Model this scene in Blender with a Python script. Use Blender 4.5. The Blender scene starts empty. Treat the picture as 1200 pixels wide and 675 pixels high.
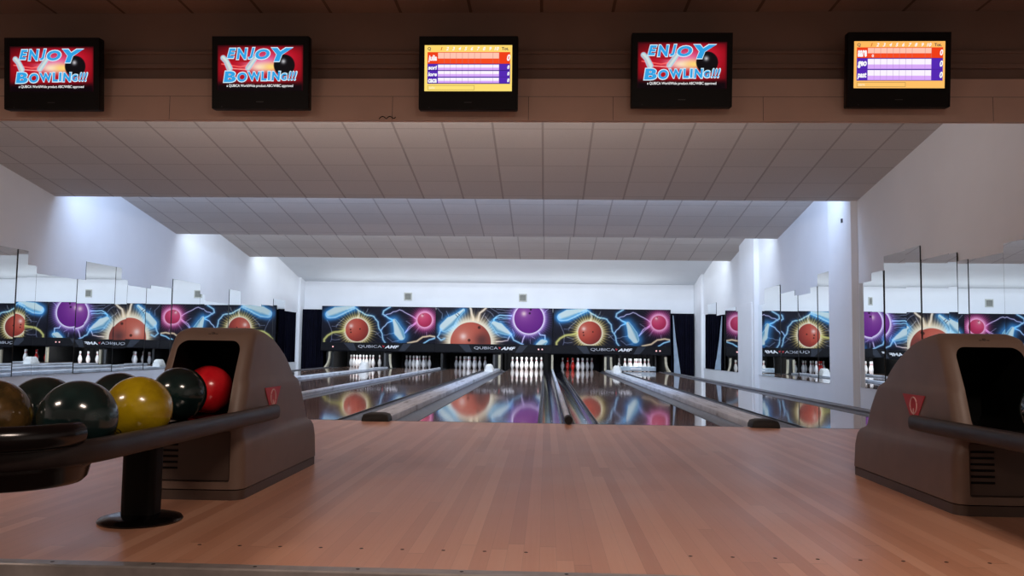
import bpy, bmesh, math, random
import numpy as np
from mathutils import Vector, Matrix
random.seed(4)
S = bpy.context.scene
C = S.collection
PI = math.pi

# ------------------------------------------------------------------ helpers
def srgb(r, g, b):
    f = lambda c: (c/12.92 if c <= .04045 else ((c+.055)/1.055)**2.4)
    return (f(r/255), f(g/255), f(b/255), 1)

class N:                                   # tiny node-building helper
    def __init__(s, name):
        s.m = bpy.data.materials.new(name); s.m.use_nodes = True
        s.t = s.m.node_tree; s.b = s.t.nodes['Principled BSDF']
    def node(s, typ, **kw):
        n = s.t.nodes.new(typ)
        for k, v in kw.items(): setattr(n, k, v)
        return n
    def link(s, a, b): s.t.links.new(a, b)
    def set(s, **kw):
        names = dict(col='Base Color', rough='Roughness', metal='Metallic', spec='Specular IOR Level', coat='Coat Weight',
                     coatr='Coat Roughness', emit='Emission Color', es='Emission Strength', ior='IOR', sheen='Sheen Weight')
        for k, v in kw.items():
            i = s.b.inputs[names[k]]
            if hasattr(v, 'is_output'): s.link(v, i)
            else: i.default_value = v
        return s
    def math(s, op, a, b=None, c=None):
        n = s.node('ShaderNodeMath', operation=op)
        for i, v in enumerate((a, b, c)):
            if v is None: continue
            if hasattr(v, 'is_output'): s.link(v, n.inputs[i])
            else: n.inputs[i].default_value = v
        return n.outputs[0]
    def mix(s, f, a, b, mode='MIX'):
        n = s.node('ShaderNodeMix', data_type='RGBA', blend_type=mode)
        for i, v in ((n.inputs[0], f), (n.inputs[6], a), (n.inputs[7], b)):
            if hasattr(v, 'is_output'): s.link(v, i)
            else: i.default_value = v
        return n.outputs[2]
    def obj(s):
        t = s.node('ShaderNodeTexCoord').outputs['Object']
        x = s.node('ShaderNodeSeparateXYZ'); s.link(t, x.inputs[0])
        return t, x.outputs
    def noise(s, vec, scale, detail=3, rough=.5, sc=None):
        n = s.node('ShaderNodeTexNoise'); n.inputs['Scale'].default_value = scale
        n.inputs['Detail'].default_value = detail; n.inputs['Roughness'].default_value = rough
        if sc:
            mp = s.node('ShaderNodeMapping'); mp.inputs['Scale'].default_value = sc
            s.link(vec, mp.inputs[0]); vec = mp.outputs[0]
        s.link(vec, n.inputs['Vector']); return n.outputs['Fac']
    def ramp(s, f, stops):
        n = s.node('ShaderNodeValToRGB'); e = n.color_ramp.elements
        while len(e) > 1: e.remove(e[-1])
        e[0].position, e[0].color = stops[0]
        for p, c in stops[1:]:
            k = e.new(p); k.color = c
        s.link(f, n.inputs[0]); return n.outputs[0]
    def bump(s, h, strength=.2, dist=.01):
        n = s.node('ShaderNodeBump'); n.inputs['Strength'].default_value = strength; n.inputs['Distance'].default_value = dist
        s.link(h, n.inputs['Height']); s.link(n.outputs[0], s.b.inputs['Normal'])

def simple(name, rgb, rough=.5, metal=0, nscale=0, namt=.12, **kw):
    n = N(name); col = srgb(*rgb)
    t, _ = n.obj()
    f = n.noise(t, nscale or 6.0, 3)
    lo = tuple(c*(1-namt) for c in col[:3])+(1,); hi = tuple(min(1, c*(1+namt)) for c in col[:3])+(1,)
    n.set(col=n.ramp(f, [(.3, lo), (.7, hi)]), rough=rough, metal=metal, **kw)
    return n.m

def emis(name, rgb, s):
    n = N(name); n.set(col=(0, 0, 0, 1), emit=srgb(*rgb), es=s, rough=.4); return n.m

class B:                                   # mesh builder
    def __init__(s): s.bm = bmesh.new()
    def box(s, x0, x1, y0, y1, z0, z1, bev=0, seg=2, mat=0, M=None):
        r = bmesh.ops.create_cube(s.bm, size=1)
        vs = r['verts']
        bmesh.ops.scale(s.bm, vec=(x1-x0, y1-y0, z1-z0), verts=vs)
        bmesh.ops.translate(s.bm, vec=((x0+x1)/2, (y0+y1)/2, (z0+z1)/2), verts=vs)
        fs = list({f for v in vs for f in v.link_faces})
        for f in fs: f.material_index = mat
        if bev:
            es = list({e for v in vs for e in v.link_edges})
            r2 = bmesh.ops.bevel(s.bm, geom=es, offset=bev, segments=seg, affect='EDGES', profile=.5)
            vs = list({v for f in r2['faces'] for v in f.verts} | {v for v in vs if v.is_valid})
            for f in r2['faces']: f.material_index = mat
        if M is not None: bmesh.ops.transform(s.bm, matrix=M, verts=[v for v in vs if v.is_valid])
        return s
    def loops(s, rings, cap=True, mat=0, closed=True):
        R = [[s.bm.verts.new(p) for p in r] for r in rings]
        n = len(R[0])
        for a, b in zip(R, R[1:]):
            for i in range(n if closed else n-1):
                j = (i+1) % n
                try: s.bm.faces.new((a[i], a[j], b[j], b[i])).material_index = mat
                except ValueError: pass
        if cap:
            for r, rev in ((R[0], True), (R[-1], False)):
                try: s.bm.faces.new(r[::-1] if rev else r).material_index = mat
                except ValueError: pass
        return s
    def lathe(s, prof, seg=24, c=(0, 0), mat=0):
        rings = [[(c[0]+r*math.cos(2*PI*i/seg), c[1]+r*math.sin(2*PI*i/seg), z) for i in range(seg)] for r, z in prof]
        return s.loops(rings, True, mat)
    def prism(s, poly, axis, a, b, mat=0):          # poly in the two other axes
        def P(p, t):
            return {'X': (t, p[0], p[1]), 'Y': (p[0], t, p[1]), 'Z': (p[0], p[1], t)}[axis]
        return s.loops([[P(p, a) for p in poly], [P(p, b) for p in poly]], True, mat)
    def tube(s, path, rx, rz=None, seg=16, mat=0, power=2.0):   # section swept along path, z stays up
        rz = rz or rx; rings = []
        pts = [Vector(p) for p in path]
        for i, p in enumerate(pts):
            t = (pts[min(i+1, len(pts)-1)]-pts[max(i-1, 0)]).normalized()
            up = Vector((0, 0, 1)) if abs(t.z) < .95 else Vector((0, 1, 0))
            sd = t.cross(up).normalized(); u2 = sd.cross(t).normalized()
            ring = []
            for k in range(seg):
                a = 2*PI*k/seg; ca, sa = math.cos(a), math.sin(a)
                e = 2/power
                ring.append(p+sd*rx*math.copysign(abs(ca)**e, ca)+u2*rz*math.copysign(abs(sa)**e, sa))
            rings.append(ring)
        return s.loops(rings, True, mat)
    def sphere(s, c, r, seg=48, rings=28, mat=0):
        g = bmesh.ops.create_uvsphere(s.bm, u_segments=seg, v_segments=rings, radius=r)
        bmesh.ops.translate(s.bm, vec=c, verts=g['verts'])
        for v in g['verts']:
            for f in v.link_faces: f.material_index = mat
        return s
    def mesh(s, name, smooth=None):
        bmesh.ops.recalc_face_normals(s.bm, faces=s.bm.faces)
        me = bpy.data.meshes.new(name); s.bm.to_mesh(me); s.bm.free()
        if smooth is not None:
            me.shade_smooth()
            me.set_sharp_from_angle(angle=math.radians(smooth))
        return me
    def obj(s, name, mats, parent=None, smooth=None, loc=None):
        o = bpy.data.objects.new(name, s.mesh(name, smooth)); C.objects.link(o)
        for m in (mats if isinstance(mats, (list, tuple)) else [mats]): o.data.materials.append(m)
        if parent: o.parent = parent
        if loc: o.location = loc
        return o

def thing(name, label, cat, loc=(0, 0, 0), rz=0, group=None, rx=0):
    o = bpy.data.objects.new(name, None); C.objects.link(o); o.empty_display_size = .1
    o.location = loc; o.rotation_euler = (rx, 0, rz)
    return tag(o, label, cat, group)
def tag(o, label, cat, group=None):
    o['label'] = label; o['category'] = cat
    if group: o['group'] = group
    return o
def struct(o, label=None):
    o['kind'] = 'structure'
    if label: o['label'] = label
    return o
def copy_tree(o, parent=None):
    c = o.copy(); C.objects.link(c)
    if parent: c.parent = parent
    for ch in list(o.children): copy_tree(ch, c)
    return c

def text_mesh(s, size, shear=0, offset=0, ext=0, sx=1.0, align='CENTER', space=1.0):
    cu = bpy.data.curves.new('t', 'FONT'); cu.body = s; cu.size = size; cu.shear = shear; cu.offset = offset
    cu.extrude = ext; cu.align_x = align; cu.align_y = 'CENTER'; cu.space_character = space; cu.resolution_u = 4
    o = bpy.data.objects.new('t', cu); C.objects.link(o)
    bpy.context.view_layer.update()
    dg = bpy.context.evaluated_depsgraph_get()
    me = bpy.data.meshes.new_from_object(o.evaluated_get(dg))
    bpy.data.objects.remove(o); bpy.data.curves.remove(cu)
    # text lies in XY; stand it up: x->x, y->z, facing -Y
    me.transform(Matrix.Diagonal((sx, 1, 1, 1))); me.transform(Matrix.Rotation(PI/2, 4, 'X'))
    return me
def text(name, s, size, mat, parent, loc, **kw):
    o = bpy.data.objects.new(name, text_mesh(s, size, **kw)); C.objects.link(o)
    o.data.materials.append(mat); o.parent = parent; o.location = loc
    return o

def painted(name, w, h, nx, nz, fn, mat, parent, loc=(0, 0, 0)):
    """flat printed sheet w x h (XZ, facing -Y); fn(u,v) -> sRGB 0..255 with v measured down from the top"""
    xs = np.linspace(0, 1, nx); zs = np.linspace(0, 1, nz)
    U, V = np.meshgrid(xs, zs)
    rgb = np.clip(fn(U.ravel(), V.ravel()), 0, 255)/255
    lin = np.where(rgb <= .04045, rgb/12.92, ((rgb+.055)/1.055)**2.4)
    co = np.stack([(U.ravel()-.5)*w, np.zeros(nx*nz), (.5-V.ravel())*h], 1)
    i = np.arange(nx*nz).reshape(nz, nx)
    q = np.stack([i[1:, :-1], i[1:, 1:], i[:-1, 1:], i[:-1, :-1]], -1).reshape(-1, 4)
    me = bpy.data.meshes.new(name); me.from_pydata(co.tolist(), [], q.tolist())
    a = me.color_attributes.new('print', 'FLOAT_COLOR', 'POINT')
    a.data.foreach_set('color', np.concatenate([lin, np.ones((len(lin), 1))], 1).astype(np.float32).ravel())
    me.materials.append(mat)
    o = bpy.data.objects.new(name, me); C.objects.link(o); o.parent = parent; o.location = loc
    return o

# ------------------------------------------------------------------ dimensions (metres; foul line is y = 0, lane top z = 0)
XL, XR = -7.0, 5.17
YB = 18.4
LANES = [-5.120, -3.348, -1.772, 0.0, 1.5755, 3.3479]
LNAME = ['leftmost lane', 'second lane from the left', 'third lane from the left', 'third lane from the right',
         'second lane from the right', 'rightmost lane']
LW, GW = 1.0541, .233
HO = [-.89, 2.455]

# ------------------------------------------------------------------ materials
def m_tiles(name, rgb, slope=1.0, line=(70, 62, 60)):
    n = N(name); t, x = n.obj()
    def edge(s, w):
        f = n.math('FRACT', n.math('DIVIDE', s, .6)); d = n.math('ABSOLUTE', n.math('SUBTRACT', f, .5))
        return n.math('GREATER_THAN', d, .5-w)
    gx = edge(n.math('ADD', x[0], 100.28), .022); gy = edge(n.math('ADD', x[1], 100.0), .014)
    g = n.math('MAXIMUM', gx, n.math('MULTIPLY', gy, .75))
    cell = n.node('ShaderNodeTexWhiteNoise', noise_dimensions='2D')
    cb = n.node('ShaderNodeCombineXYZ')
    n.link(n.math('FLOOR', n.math('DIVIDE', n.math('ADD', x[0], 100.28), .6)), cb.inputs[0])
    n.link(n.math('FLOOR', n.math('DIVIDE', n.math('ADD', x[1], 100.0), .6)), cb.inputs[1])
    n.link(cb.outputs[0], cell.inputs['Vector'])
    v = n.math('ADD', .93, n.math('MULTIPLY', cell.outputs[0], .07))
    sp = n.noise(t, 90, 2)
    base = n.mix(n.math('MULTIPLY', n.math('GREATER_THAN', sp, .62), .25), srgb(*rgb), srgb(*[c*.8 for c in rgb]))
    hsv = n.node('ShaderNodeHueSaturation'); n.link(base, hsv.inputs['Color']); n.link(v, hsv.inputs['Value'])
    n.set(col=n.mix(g, hsv.outputs[0], srgb(*line)), rough=.85)
    n.bump(n.math('SUBTRACT', n.math('MULTIPLY', sp, .15), g), .35, .006)
    return n.m
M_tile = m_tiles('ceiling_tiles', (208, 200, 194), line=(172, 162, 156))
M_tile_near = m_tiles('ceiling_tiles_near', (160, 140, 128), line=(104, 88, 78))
M_white = simple('white_paint', (226, 228, 232), .7, nscale=1.2, namt=.03)
M_plaster = simple('smooth_white_ceiling', (214, 218, 222), .75, nscale=1.0, namt=.03)
M_fascia_lo = simple('tan_fascia', (224, 198, 182), .65, nscale=2.5, namt=.05)
M_fascia_hi = simple('brown_fascia', (146, 124, 112), .65, nscale=2.5, namt=.05)
M_dark = simple('pit_black', (20, 20, 24), .8)
M_sub = simple('subfloor_grey', (70, 68, 70), .8)
M_carpet = simple('lower_floor', (66, 44, 36), .9, nscale=60, namt=.3)
M_alu = simple('aluminium_nosing', (176, 170, 168), .38, .55, nscale=20)
M_screw = simple('dark_steel', (40, 36, 34), .5, .6)

def m_wood(name, stops, bw, bl, rough, spec, coat=0, coatr=.05, seam=.02, grain=.25, wobble=0):
    n = N(name); t, x = n.obj()
    row = n.math('FLOOR', n.math('DIVIDE', x[0], bw))
    wn = n.node('ShaderNodeTexWhiteNoise', noise_dimensions='1D'); n.link(row, wn.inputs['W'])
    ys = n.math('ADD', n.math('DIVIDE', x[1], bl), n.math('MULTIPLY', wn.outputs[0], 7.3))
    cb = n.node('ShaderNodeCombineXYZ'); n.link(row, cb.inputs[0]); n.link(n.math('FLOOR', ys), cb.inputs[1])
    w2 = n.node('ShaderNodeTexWhiteNoise', noise_dimensions='2D'); n.link(cb.outputs[0], w2.inputs['Vector'])
    gr = n.noise(t, 1.0, 5, .6, sc=(110, 2.2, 1))
    gr2 = n.noise(t, 1.0, 3, .5, sc=(28, .5, 1))
    f = n.math('ADD', n.math('MULTIPLY', w2.outputs[0], 1-grain),
               n.math('MULTIPLY', n.math('ADD', n.math('MULTIPLY', gr, .6), n.math('MULTIPLY', gr2, .4)), grain))
    col = n.ramp(f, stops)
    fx = n.math('ABSOLUTE', n.math('SUBTRACT', n.math('FRACT', n.math('DIVIDE', x[0], bw)), .5))
    sm = n.math('GREATER_THAN', fx, .5-seam)
    fy = n.math('ABSOLUTE', n.math('SUBTRACT', n.math('FRACT', ys), .5))
    sm = n.math('MAXIMUM', sm, n.math('GREATER_THAN', fy, .5-.0012))
    dk = n.mix(.35, col, (0.02, .012, .01, 1))
    rg = n.math('ADD', rough, n.math('MULTIPLY', n.noise(t, 2.5, 4), rough*.5))
    n.set(col=n.mix(n.math('MULTIPLY', sm, .6), col, dk), rough=rg, spec=spec, coat=coat, coatr=coatr)
    if wobble:
        n.bump(n.noise(t, 1.0, 1, .4, sc=(2.2, .55, 1)), wobble, .02)
    return n.m
M_approach = m_wood('approach_laminate', [(.0, srgb(186, 130, 103)), (.5, srgb(206, 150, 121)), (1, srgb(226, 176, 148))],
                    .052, 2.6, .27, .5, 0, seam=.012, grain=.45)
M_lane = m_wood('lane_boards', [(.0, srgb(136, 108, 96)), (.5, srgb(156, 126, 112)), (1, srgb(176, 146, 128))],
                .027, 2.4, .04, .5, .15, .05, seam=.03, grain=.4, wobble=.025)
M_gutter = simple('gutter_grey', (92, 92, 98), .32, nscale=8, namt=.2, spec=.4)
M_gutter_dk = simple('gutter_gloss_dark_reflection', (30, 27, 38), .11, nscale=8, namt=.3, spec=.5)  # darker copy of the gutter grey, dark purple reflection put into its colour
def m_cap():
    n = N('divider_capping'); t, x = n.obj()
    f = n.noise(t, 1.0, 5, .7, sc=(9, 1.1, 3)); g = n.noise(t, 1.0, 4, .6, sc=(25, 2.5, 3))
    st = n.math('MULTIPLY', f, g)
    n.set(col=n.ramp(st, [(.13, srgb(112, 114, 118)), (.19, srgb(196, 201, 210)), (.32, srgb(222, 227, 236))]), rough=.42)
    return n.m
M_cap = m_cap()
M_rail_side = simple('side_ledge', (92, 90, 94), .4, nscale=5, namt=.2)
M_rubber = simple('black_rubber', (24, 22, 22), .55, nscale=30)
M_line = simple('foul_line_black', (12, 12, 12), .4)
def m_mirror():
    n = N('mirror_glass'); n.set(col=(.84, .87, .88, 1), metal=1, rough=0.0)
    t, x = n.obj(); f = n.noise(t, 3, 2)
    n.set(rough=n.math('MULTIPLY', f, .004)); return n.m
M_mirror = m_mirror()
M_mirror_edge = simple('mirror_edge', (22, 24, 24), .5)
M_hood = simple('taupe_moulded_plastic', (110, 90, 79), .48, nscale=9, namt=.06)
M_hood_dk = simple('taupe_lower_panel', (74, 58, 50), .5, nscale=9, namt=.08)
M_black = simple('black_plastic', (6, 6, 6), .5, spec=.15)
M_gloss = simple('black_gloss_plastic', (8, 7, 8), .2, nscale=9, spec=.5)
M_railbrown = simple('worn_black_rail', (38, 31, 30), .38, nscale=14, namt=.25, spec=.3)
M_red = simple('emblem_red', (180, 30, 38), .45)
M_wht = simple('emblem_white', (206, 170, 168), .5)
M_beige = simple('beige_post', (178, 170, 148), .5, nscale=12, namt=.15)
M_greypost = simple('grey_post', (72, 72, 74), .5)
M_kick = simple('kickback_black', (14, 14, 15), .6, nscale=6, namt=.3)
M_curtain = simple('navy_curtain', (13, 13, 28), .95, nscale=4, namt=.2, spec=.1)
M_lining = simple('pale_curtain_lining', (150, 166, 184), .8)
M_guard = simple('white_guard_plastic', (226, 226, 222), .4, nscale=14, namt=.05)
M_sweep = simple('sweep_grey_blue', (150, 166, 178), .35, nscale=10, namt=.2)
M_bezel = simple('tv_black', (7, 6, 7), .5, spec=.3)
M_tvlogo = simple('tv_logo_grey', (80, 78, 78), .4, .5)
M_vent = simple('vent_grey', (120, 120, 112), .6)
M_ventf = simple('vent_frame', (186, 186, 178), .5)
M_fasc = simple('masking_fascia', (12, 12, 18), .55, nscale=3, spec=.12)
M_chev = simple('fascia_grey_stripe', (44, 48, 58), .55, nscale=3, spec=.15)
M_letter = simple('silver_letters', (178, 180, 188), .35)
M_letterw = simple('white_letters', (226, 228, 232), .35)
M_led = emis('indicator_red', (220, 20, 34), 1.0)
M_ledcore = emis('indicator_white', (255, 190, 190), 1.5)
M_leddim = emis('indicator_dim', (120, 14, 24), .5)

def m_print():
    n = N('printed_mural'); a = n.node('ShaderNodeAttribute', attribute_name='print')
    n.set(col=n.mix(1.0, a.outputs['Color'], (.82, .82, .82, 1), 'MULTIPLY'), rough=.5, spec=.1); return n.m
def m_screen():
    n = N('lit_screen'); a = n.node('ShaderNodeAttribute', attribute_name='print')
    n.set(col=(0.01, .01, .01, 1), emit=a.outputs['Color'], es=1.0, rough=.4, spec=.1); return n.m
M_print, M_screen = m_print(), m_screen()

def m_pin(name, body, stripe):
    n = N(name); t, x = n.obj(); z = x[2]
    def band(a, b): return n.math('MULTIPLY', n.math('GREATER_THAN', z, a), n.math('LESS_THAN', z, b))
    k = n.math('MAXIMUM', band(.262, .272), band(.282, .292))
    n.set(col=n.mix(k, srgb(*body), srgb(*stripe)), rough=.22, coat=.4); return n.m
M_pin = m_pin('pin_white', (232, 232, 232), (196, 40, 44))
M_pinred = m_pin('pin_red', (206, 44, 36), (240, 236, 230))

def m_ball(name, a, b, scale=5, rough=.12):
    n = N(name); t, x = n.obj()
    f = n.noise(t, scale*3, 6, .62); g = n.noise(t, scale*1.2, 3)
    n.set(col=n.ramp(n.math('ADD', n.math('MULTIPLY', f, .7), n.math('MULTIPLY', g, .3)),
                     [(.38, srgb(*a)), (.62, srgb(*b))]), rough=rough, coat=.3); return n.m
MB_yellow = m_ball('ball_yellow', (140, 116, 10), (176, 150, 18), 4, .2)
MB_green = m_ball('ball_dark_green', (12, 26, 27), (24, 44, 43), 4, .16)
MB_navy = m_ball('ball_charcoal', (12, 23, 23), (25, 40, 39), 4, .16)
MB_brown = m_ball('ball_brown_swirl', (40, 36, 20), (88, 66, 34), 6, .16)
MB_red = m_ball('ball_red', (208, 22, 34), (232, 40, 48), 4, .22)

# ------------------------------------------------------------------ room shell
dots = B().box(XL, XR, -4.9, -.005, -.16, 0)
for grp in (-1.77, 0.0, 1.5755):
    for k in (-4, -3, -2, -1, 0, 1, 2, 3, 4):
        dots.lathe([(.0001, .0004), (.006, .0006), (.0065, 0)], 10, (grp+k*.132, -4.62), 1)
struct(dots.obj('floor', [M_approach, M_screw]), 'pale orange-brown laminate approach floor in front of the lanes')
struct(B().box(XL, XR, -10.5, -4.9, -.3, -.14).obj('floor.001', M_carpet), 'dark lower floor at the step')
struct(B().box(XL, XR, -.005, 20.7, -.5, -.2).obj('floor.002', M_sub), 'grey subfloor below the lanes')
tr = B().box(XL, XR, -4.925, -4.872, -.004, .007, .003, 1).box(XL, XR, -4.93, -4.915, -.14, .003)
for i in range(40): tr.lathe([(.0001, .0078), (.006, .0076), (.0062, .006)], 8, (XL+.15+i*.3, -4.895), 1)
struct(tr.obj('trim_1', [M_alu, M_screw]), 'pale metal nosing along the approach edge')

struct(B().box(XL-.2, XL, -10.5, 20.7, -.5, 3.8).obj('wall_left', M_white))
struct(B().box(XR, XR+.2, -10.5, 20.7, -.5, 3.8).obj('wall_right', M_white))
struct(B().box(XL, XR, YB, YB+.18, 1.76, 3.7).obj('wall_back', M_white), 'white bulkhead above the masking units')
struct(B().box(XL, XR, 20.5, 20.7, -.5, 3.7).obj('wall_rear', M_dark), 'dark wall behind the machines')
struct(B().box(XL, XR, YB+.18, 20.6, 2.6, 2.64).obj('ceiling.005', M_dark))
# sawtooth ceiling
ZL, ZH = 2.89, 3.55
def saw(name, poly, m, lab):
    return struct(B().prism(poly, 'X', XL, XR).obj(name, m), lab)
Y1, Y2, Y3 = 5.15, 9.4, 13.65
saw('ceiling.001', [(-.3, ZH), (.95, ZH), (Y1, ZL), (Y1, 3.75), (-.3, 3.75)], M_tile, 'sloping tiled ceiling bay nearest the screens')
saw('ceiling.002', [(Y1, ZH), (Y2, ZL), (Y2, 3.75), (Y1, 3.75)], M_tile, 'middle sloping tiled ceiling bay')
saw('ceiling.003', [(Y2, ZH), (Y3, ZL), (Y3, 3.75), (Y2, 3.75)], M_tile, 'far sloping tiled ceiling bay')
saw('ceiling.004', [(Y3, ZH), (YB, 2.645), (YB, 3.75), (Y3, 3.75)], M_plaster, 'smooth white ceiling above the pins')
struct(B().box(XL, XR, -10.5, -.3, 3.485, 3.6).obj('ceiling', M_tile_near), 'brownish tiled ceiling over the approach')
# fascia beam carrying the screens
fb = B().box(XL, XR, -.5, -.45, 2.535, 2.89).box(XL, XR, -.44, -.3, 2.89, 3.49)
fb.box(XL, XR, -.475, -.44, 2.99, 3.03, .004, 1, 1).box(XL, XR, -.475, -.44, 3.115, 3.14, .004, 1, 1).box(XL, XR, -.456, -.44, 3.03, 3.115, 0, 1, 1)
for k, f in enumerate(fb.bm.faces):
    pass
for f in fb.bm.faces:
    if f.calc_center_median().z > 2.9: f.material_index = 1
for xs in (-4.6, -2.62, -.72, .42, 1.12, 2.35, 4.2):          # thin panel joints of the lower box
    fb.box(xs-.0015, xs+.0015, -.5006, -.499, 2.54, 2.74, 0, 1, 2)
fb.box(XL, XR, -.5006, -.499, 2.738, 2.7405, 0, 1, 2)
struct(fb.obj('trim_2', [M_fascia_lo, M_fascia_hi, M_screw]), 'tan fascia beam that carries the screens')
# pilasters on the right wall
struct(B().box(5.07, XR, 5.13, 6.13, -.2, 3.5, .004, 1).obj('trim_3', M_white), 'white pilaster between the right hand mirrors')
struct(B().box(5.07, XR, 10.9, 12.3, -.2, 3.4, .004, 1).box(5.05, XR, 11.05, 12.36, -.2, 1.72, .004, 1).obj('trim_4', M_white),
       'white pilaster further down the right wall')
struct(B().box(5.09, XR, 17.2, 18.39, -.2, 3.4, .004, 1).obj('trim_5', M_white), 'white pilaster in the far right corner')
struct(B().box(XL, -6.93, 17.95, 18.39, -.2, 3.4, .004, 1).obj('trim_6', M_white), 'white pilaster in the far left corner')

# ------------------------------------------------------------------ mirrors
def mirror(side, y0, y1, top, proud, label, grp, i):
    r = random.Random(i*7+3)
    w, h = (y1-y0), top-.15
    X = XL+.006 if side < 0 else XR-.006
    t = .006+(.008 if proud else 0)
    b = B().box(-t/2, t/2, -w/2+.002, w/2-.002, 0, h)
    for f in b.bm.faces:
        n = f.normal
        f.material_index = 0 if abs(n.x) > .9 else 1
    o = b.obj('mirror_panel', [M_mirror, M_mirror_edge])
    o.location = (X-side*t/2, (y0+y1)/2, .15)
    o.rotation_euler = (0, math.radians(r.uniform(-.12, .12)), math.radians(r.uniform(-.2, .2)))
    return tag(o, label, 'mirror', grp)
ORD = ['nearest', 'second nearest', 'third nearest', 'fourth nearest', 'fifth nearest', 'sixth nearest', 'seventh nearest', 'eighth nearest',
       'ninth nearest', 'tenth nearest', 'eleventh nearest', 'twelfth nearest', 'thirteenth nearest', 'fourteenth nearest',
       'fifteenth nearest', 'sixteenth nearest', 'seventeenth nearest', 'eighteenth nearest', 'nineteenth nearest', 'twentieth nearest']
RA = [(5.07, 4.58, 1.66, 0), (4.58, 4.18, 1.77, 1), (4.18, 3.46, 1.96, 0), (3.46, 3.05, 1.97, 1), (3.05, 2.34, 1.79, 0), (2.34, 2.13, 1.78, 1),
      (2.13, 1.9, 1.68, 1), (1.9, 1.2, 1.67, 0), (1.2, .55, 1.76, 0), (.55, -.1, 1.66, 1)]
RBm = [(10.9, 10.35, 1.65, 1), (10.35, 9.2, 1.96, 1), (9.2, 8.25, 1.78, 0), (8.25, 8.05, 1.68, 1), (8.05, 7.31, 1.67, 0), (7.31, 6.95, 1.76, 1),
       (6.95, 6.2, 1.96, 0)]
RCm = [(17.2, 16.5, 1.68, 1), (16.5, 15.36, 1.95, 1), (15.36, 14.3, 1.59, 1), (14.3, 13.03, 1.71, 0), (13.03, 12.4, 1.6, 0)]
LM = [(2.2, 2.9, 1.7, 1), (2.9, 4.3, 1.97, 0), (4.3, 4.53, 1.97, 1), (4.53, 4.76, 1.77, 0), (4.76, 5.85, 1.66, 0), (5.85, 6.1, 1.67, 1),
      (6.1, 7.05, 1.98, 0), (7.05, 7.24, 1.98, 1), (7.24, 7.48, 1.78, 0), (7.48, 8.2, 1.69, 0), (8.2, 8.37, 1.69, 1), (8.37, 9.3, 1.76, 0), (9.3, 10.65, 1.96, 1),
      (10.65, 10.9, 1.74, 1), (10.9, 12.35, 1.61, 0), (12.35, 13.1, 1.96, 1), (13.1, 14.65, 1.66, 1), (14.65, 15.6, 1.73, 0), (15.6, 16.6, 1.93, 1),
      (16.6, 17.9, 1.64, 0)]
k = 0
for sect, lab, grp in ((RA, 'mirror strip behind the right ball return hood, %s to the camera', 'mirror strips on the near right wall'),
                       (RBm, 'mirror strip between the two white pillars on the right, %s to the camera', 'mirror strips between the right pillars'),
                       (RCm, 'mirror strip by the far right curtain and pillar, %s to the camera', 'mirror strips in the far right bay')):
    for i, (b_, a_, tp, pr) in enumerate(sorted(sect)):
        a_, b_ = min(a_, b_), max(a_, b_)
        mirror(1, a_, b_, tp, pr, lab % ORD[i], grp, k); k += 1
for i, (a_, b_, tp, pr) in enumerate(LM):
    mirror(-1, a_, b_, tp, pr, 'mirror strip on the left wall, %s to the camera' % ORD[i], 'mirror strips on the left wall', k); k += 1

# ------------------------------------------------------------------ lanes with gutters
def lane(i, x):
    dark = i in (3, 4)
    t = thing('bowling_lane', 'glossy brown wooden bowling lane with its two gutters, the ' + LNAME[i], 'bowling lane', (x, 0, 0), group='bowling lanes')
    bed = B().box(-LW/2, LW/2, .0, 19.3, -.2, 0, .003, 1).obj('lane_bed', M_lane, t)
    ed = B()
    for s in (-1, 1): ed.box(s*LW/2-.006, s*LW/2+.006, 0, 18.0, -.03, .002)
    ed.obj('edge_strip', M_line, t)
    for s in (-1, 1):
        mg = M_gutter_dk if (i == 3 and s > 0) or (i == 4 and s < 0) else M_gutter
        x0 = s*(LW/2+.008); x1 = s*(LW/2+GW)
        pts = []
        for k in range(13):
            u = k/12; a = PI*u
            pts.append((x0+(x1-x0)*(.5-.5*math.cos(a)), -.012-.055*math.sin(a)))
        low = [(p[0], p[1]-.012) for p in pts[::-1]]
        B().prism(pts+low, 'Y', .0, 18.9).obj('gutter', mg, t, smooth=40)
    B().box(-LW/2-GW, LW/2+GW, -.006, .004, -.1, .0012).obj('foul_line', M_line, t)
    return t
for i, x in enumerate(LANES): lane(i, x)

# dividers between lanes
def wide_div(x, label):
    t = thing('lane_divider', label, 'lane divider', (x, 0, 0), group='wide lane dividers')
    B().box(-.116, .116, .05, 17.6, -.2, .042, .012, 3).obj('capping', M_cap, t, smooth=40)
    prof = [(-.1215, .0), (-.119, .03), (-.105, .058), (-.06, .07), (.06, .07), (.105, .058), (.119, .03), (.1215, .0)]
    B().loops([[(p[0]*.96, -.085, p[1]*.8) for p in prof], [(p[0], -.07, p[1]) for p in prof], [(p[0], .07, p[1]) for p in prof]]).obj('end_cap', M_rubber, t, smooth=50)
    return t
def thin_div(x, label):
    t = thing('lane_divider', label, 'lane divider', (x, 0, 0), group='narrow lane dividers')
    B().tube([(0, .04, .025), (0, 17.6, .025)], .027, .03, 16).box(-.02, .02, .04, 17.6, -.2, .02).obj('capping', M_cap, t, smooth=50)
    B().lathe([(.0001, -.09), (.033, -.088), (.037, -.075), (.037, .055), (.0001, .056)], 20).obj('end_cap', M_rubber, t, smooth=50)
    c = t.children[-1]; c.rotation_euler = (-PI/2, 0, 0); c.location = (0, 0, .038)
    return t
wide_div((LANES[0]+LANES[1])/2, 'wide grey lane divider between the leftmost lane and the next one')
wide_div((LANES[2]+LANES[3])/2, 'wide pale lane divider with black end cap, left of centre in line with left hood')
wide_div((LANES[4]+LANES[5])/2, 'wide pale lane divider with black end cap, in line with the right hood')
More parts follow.
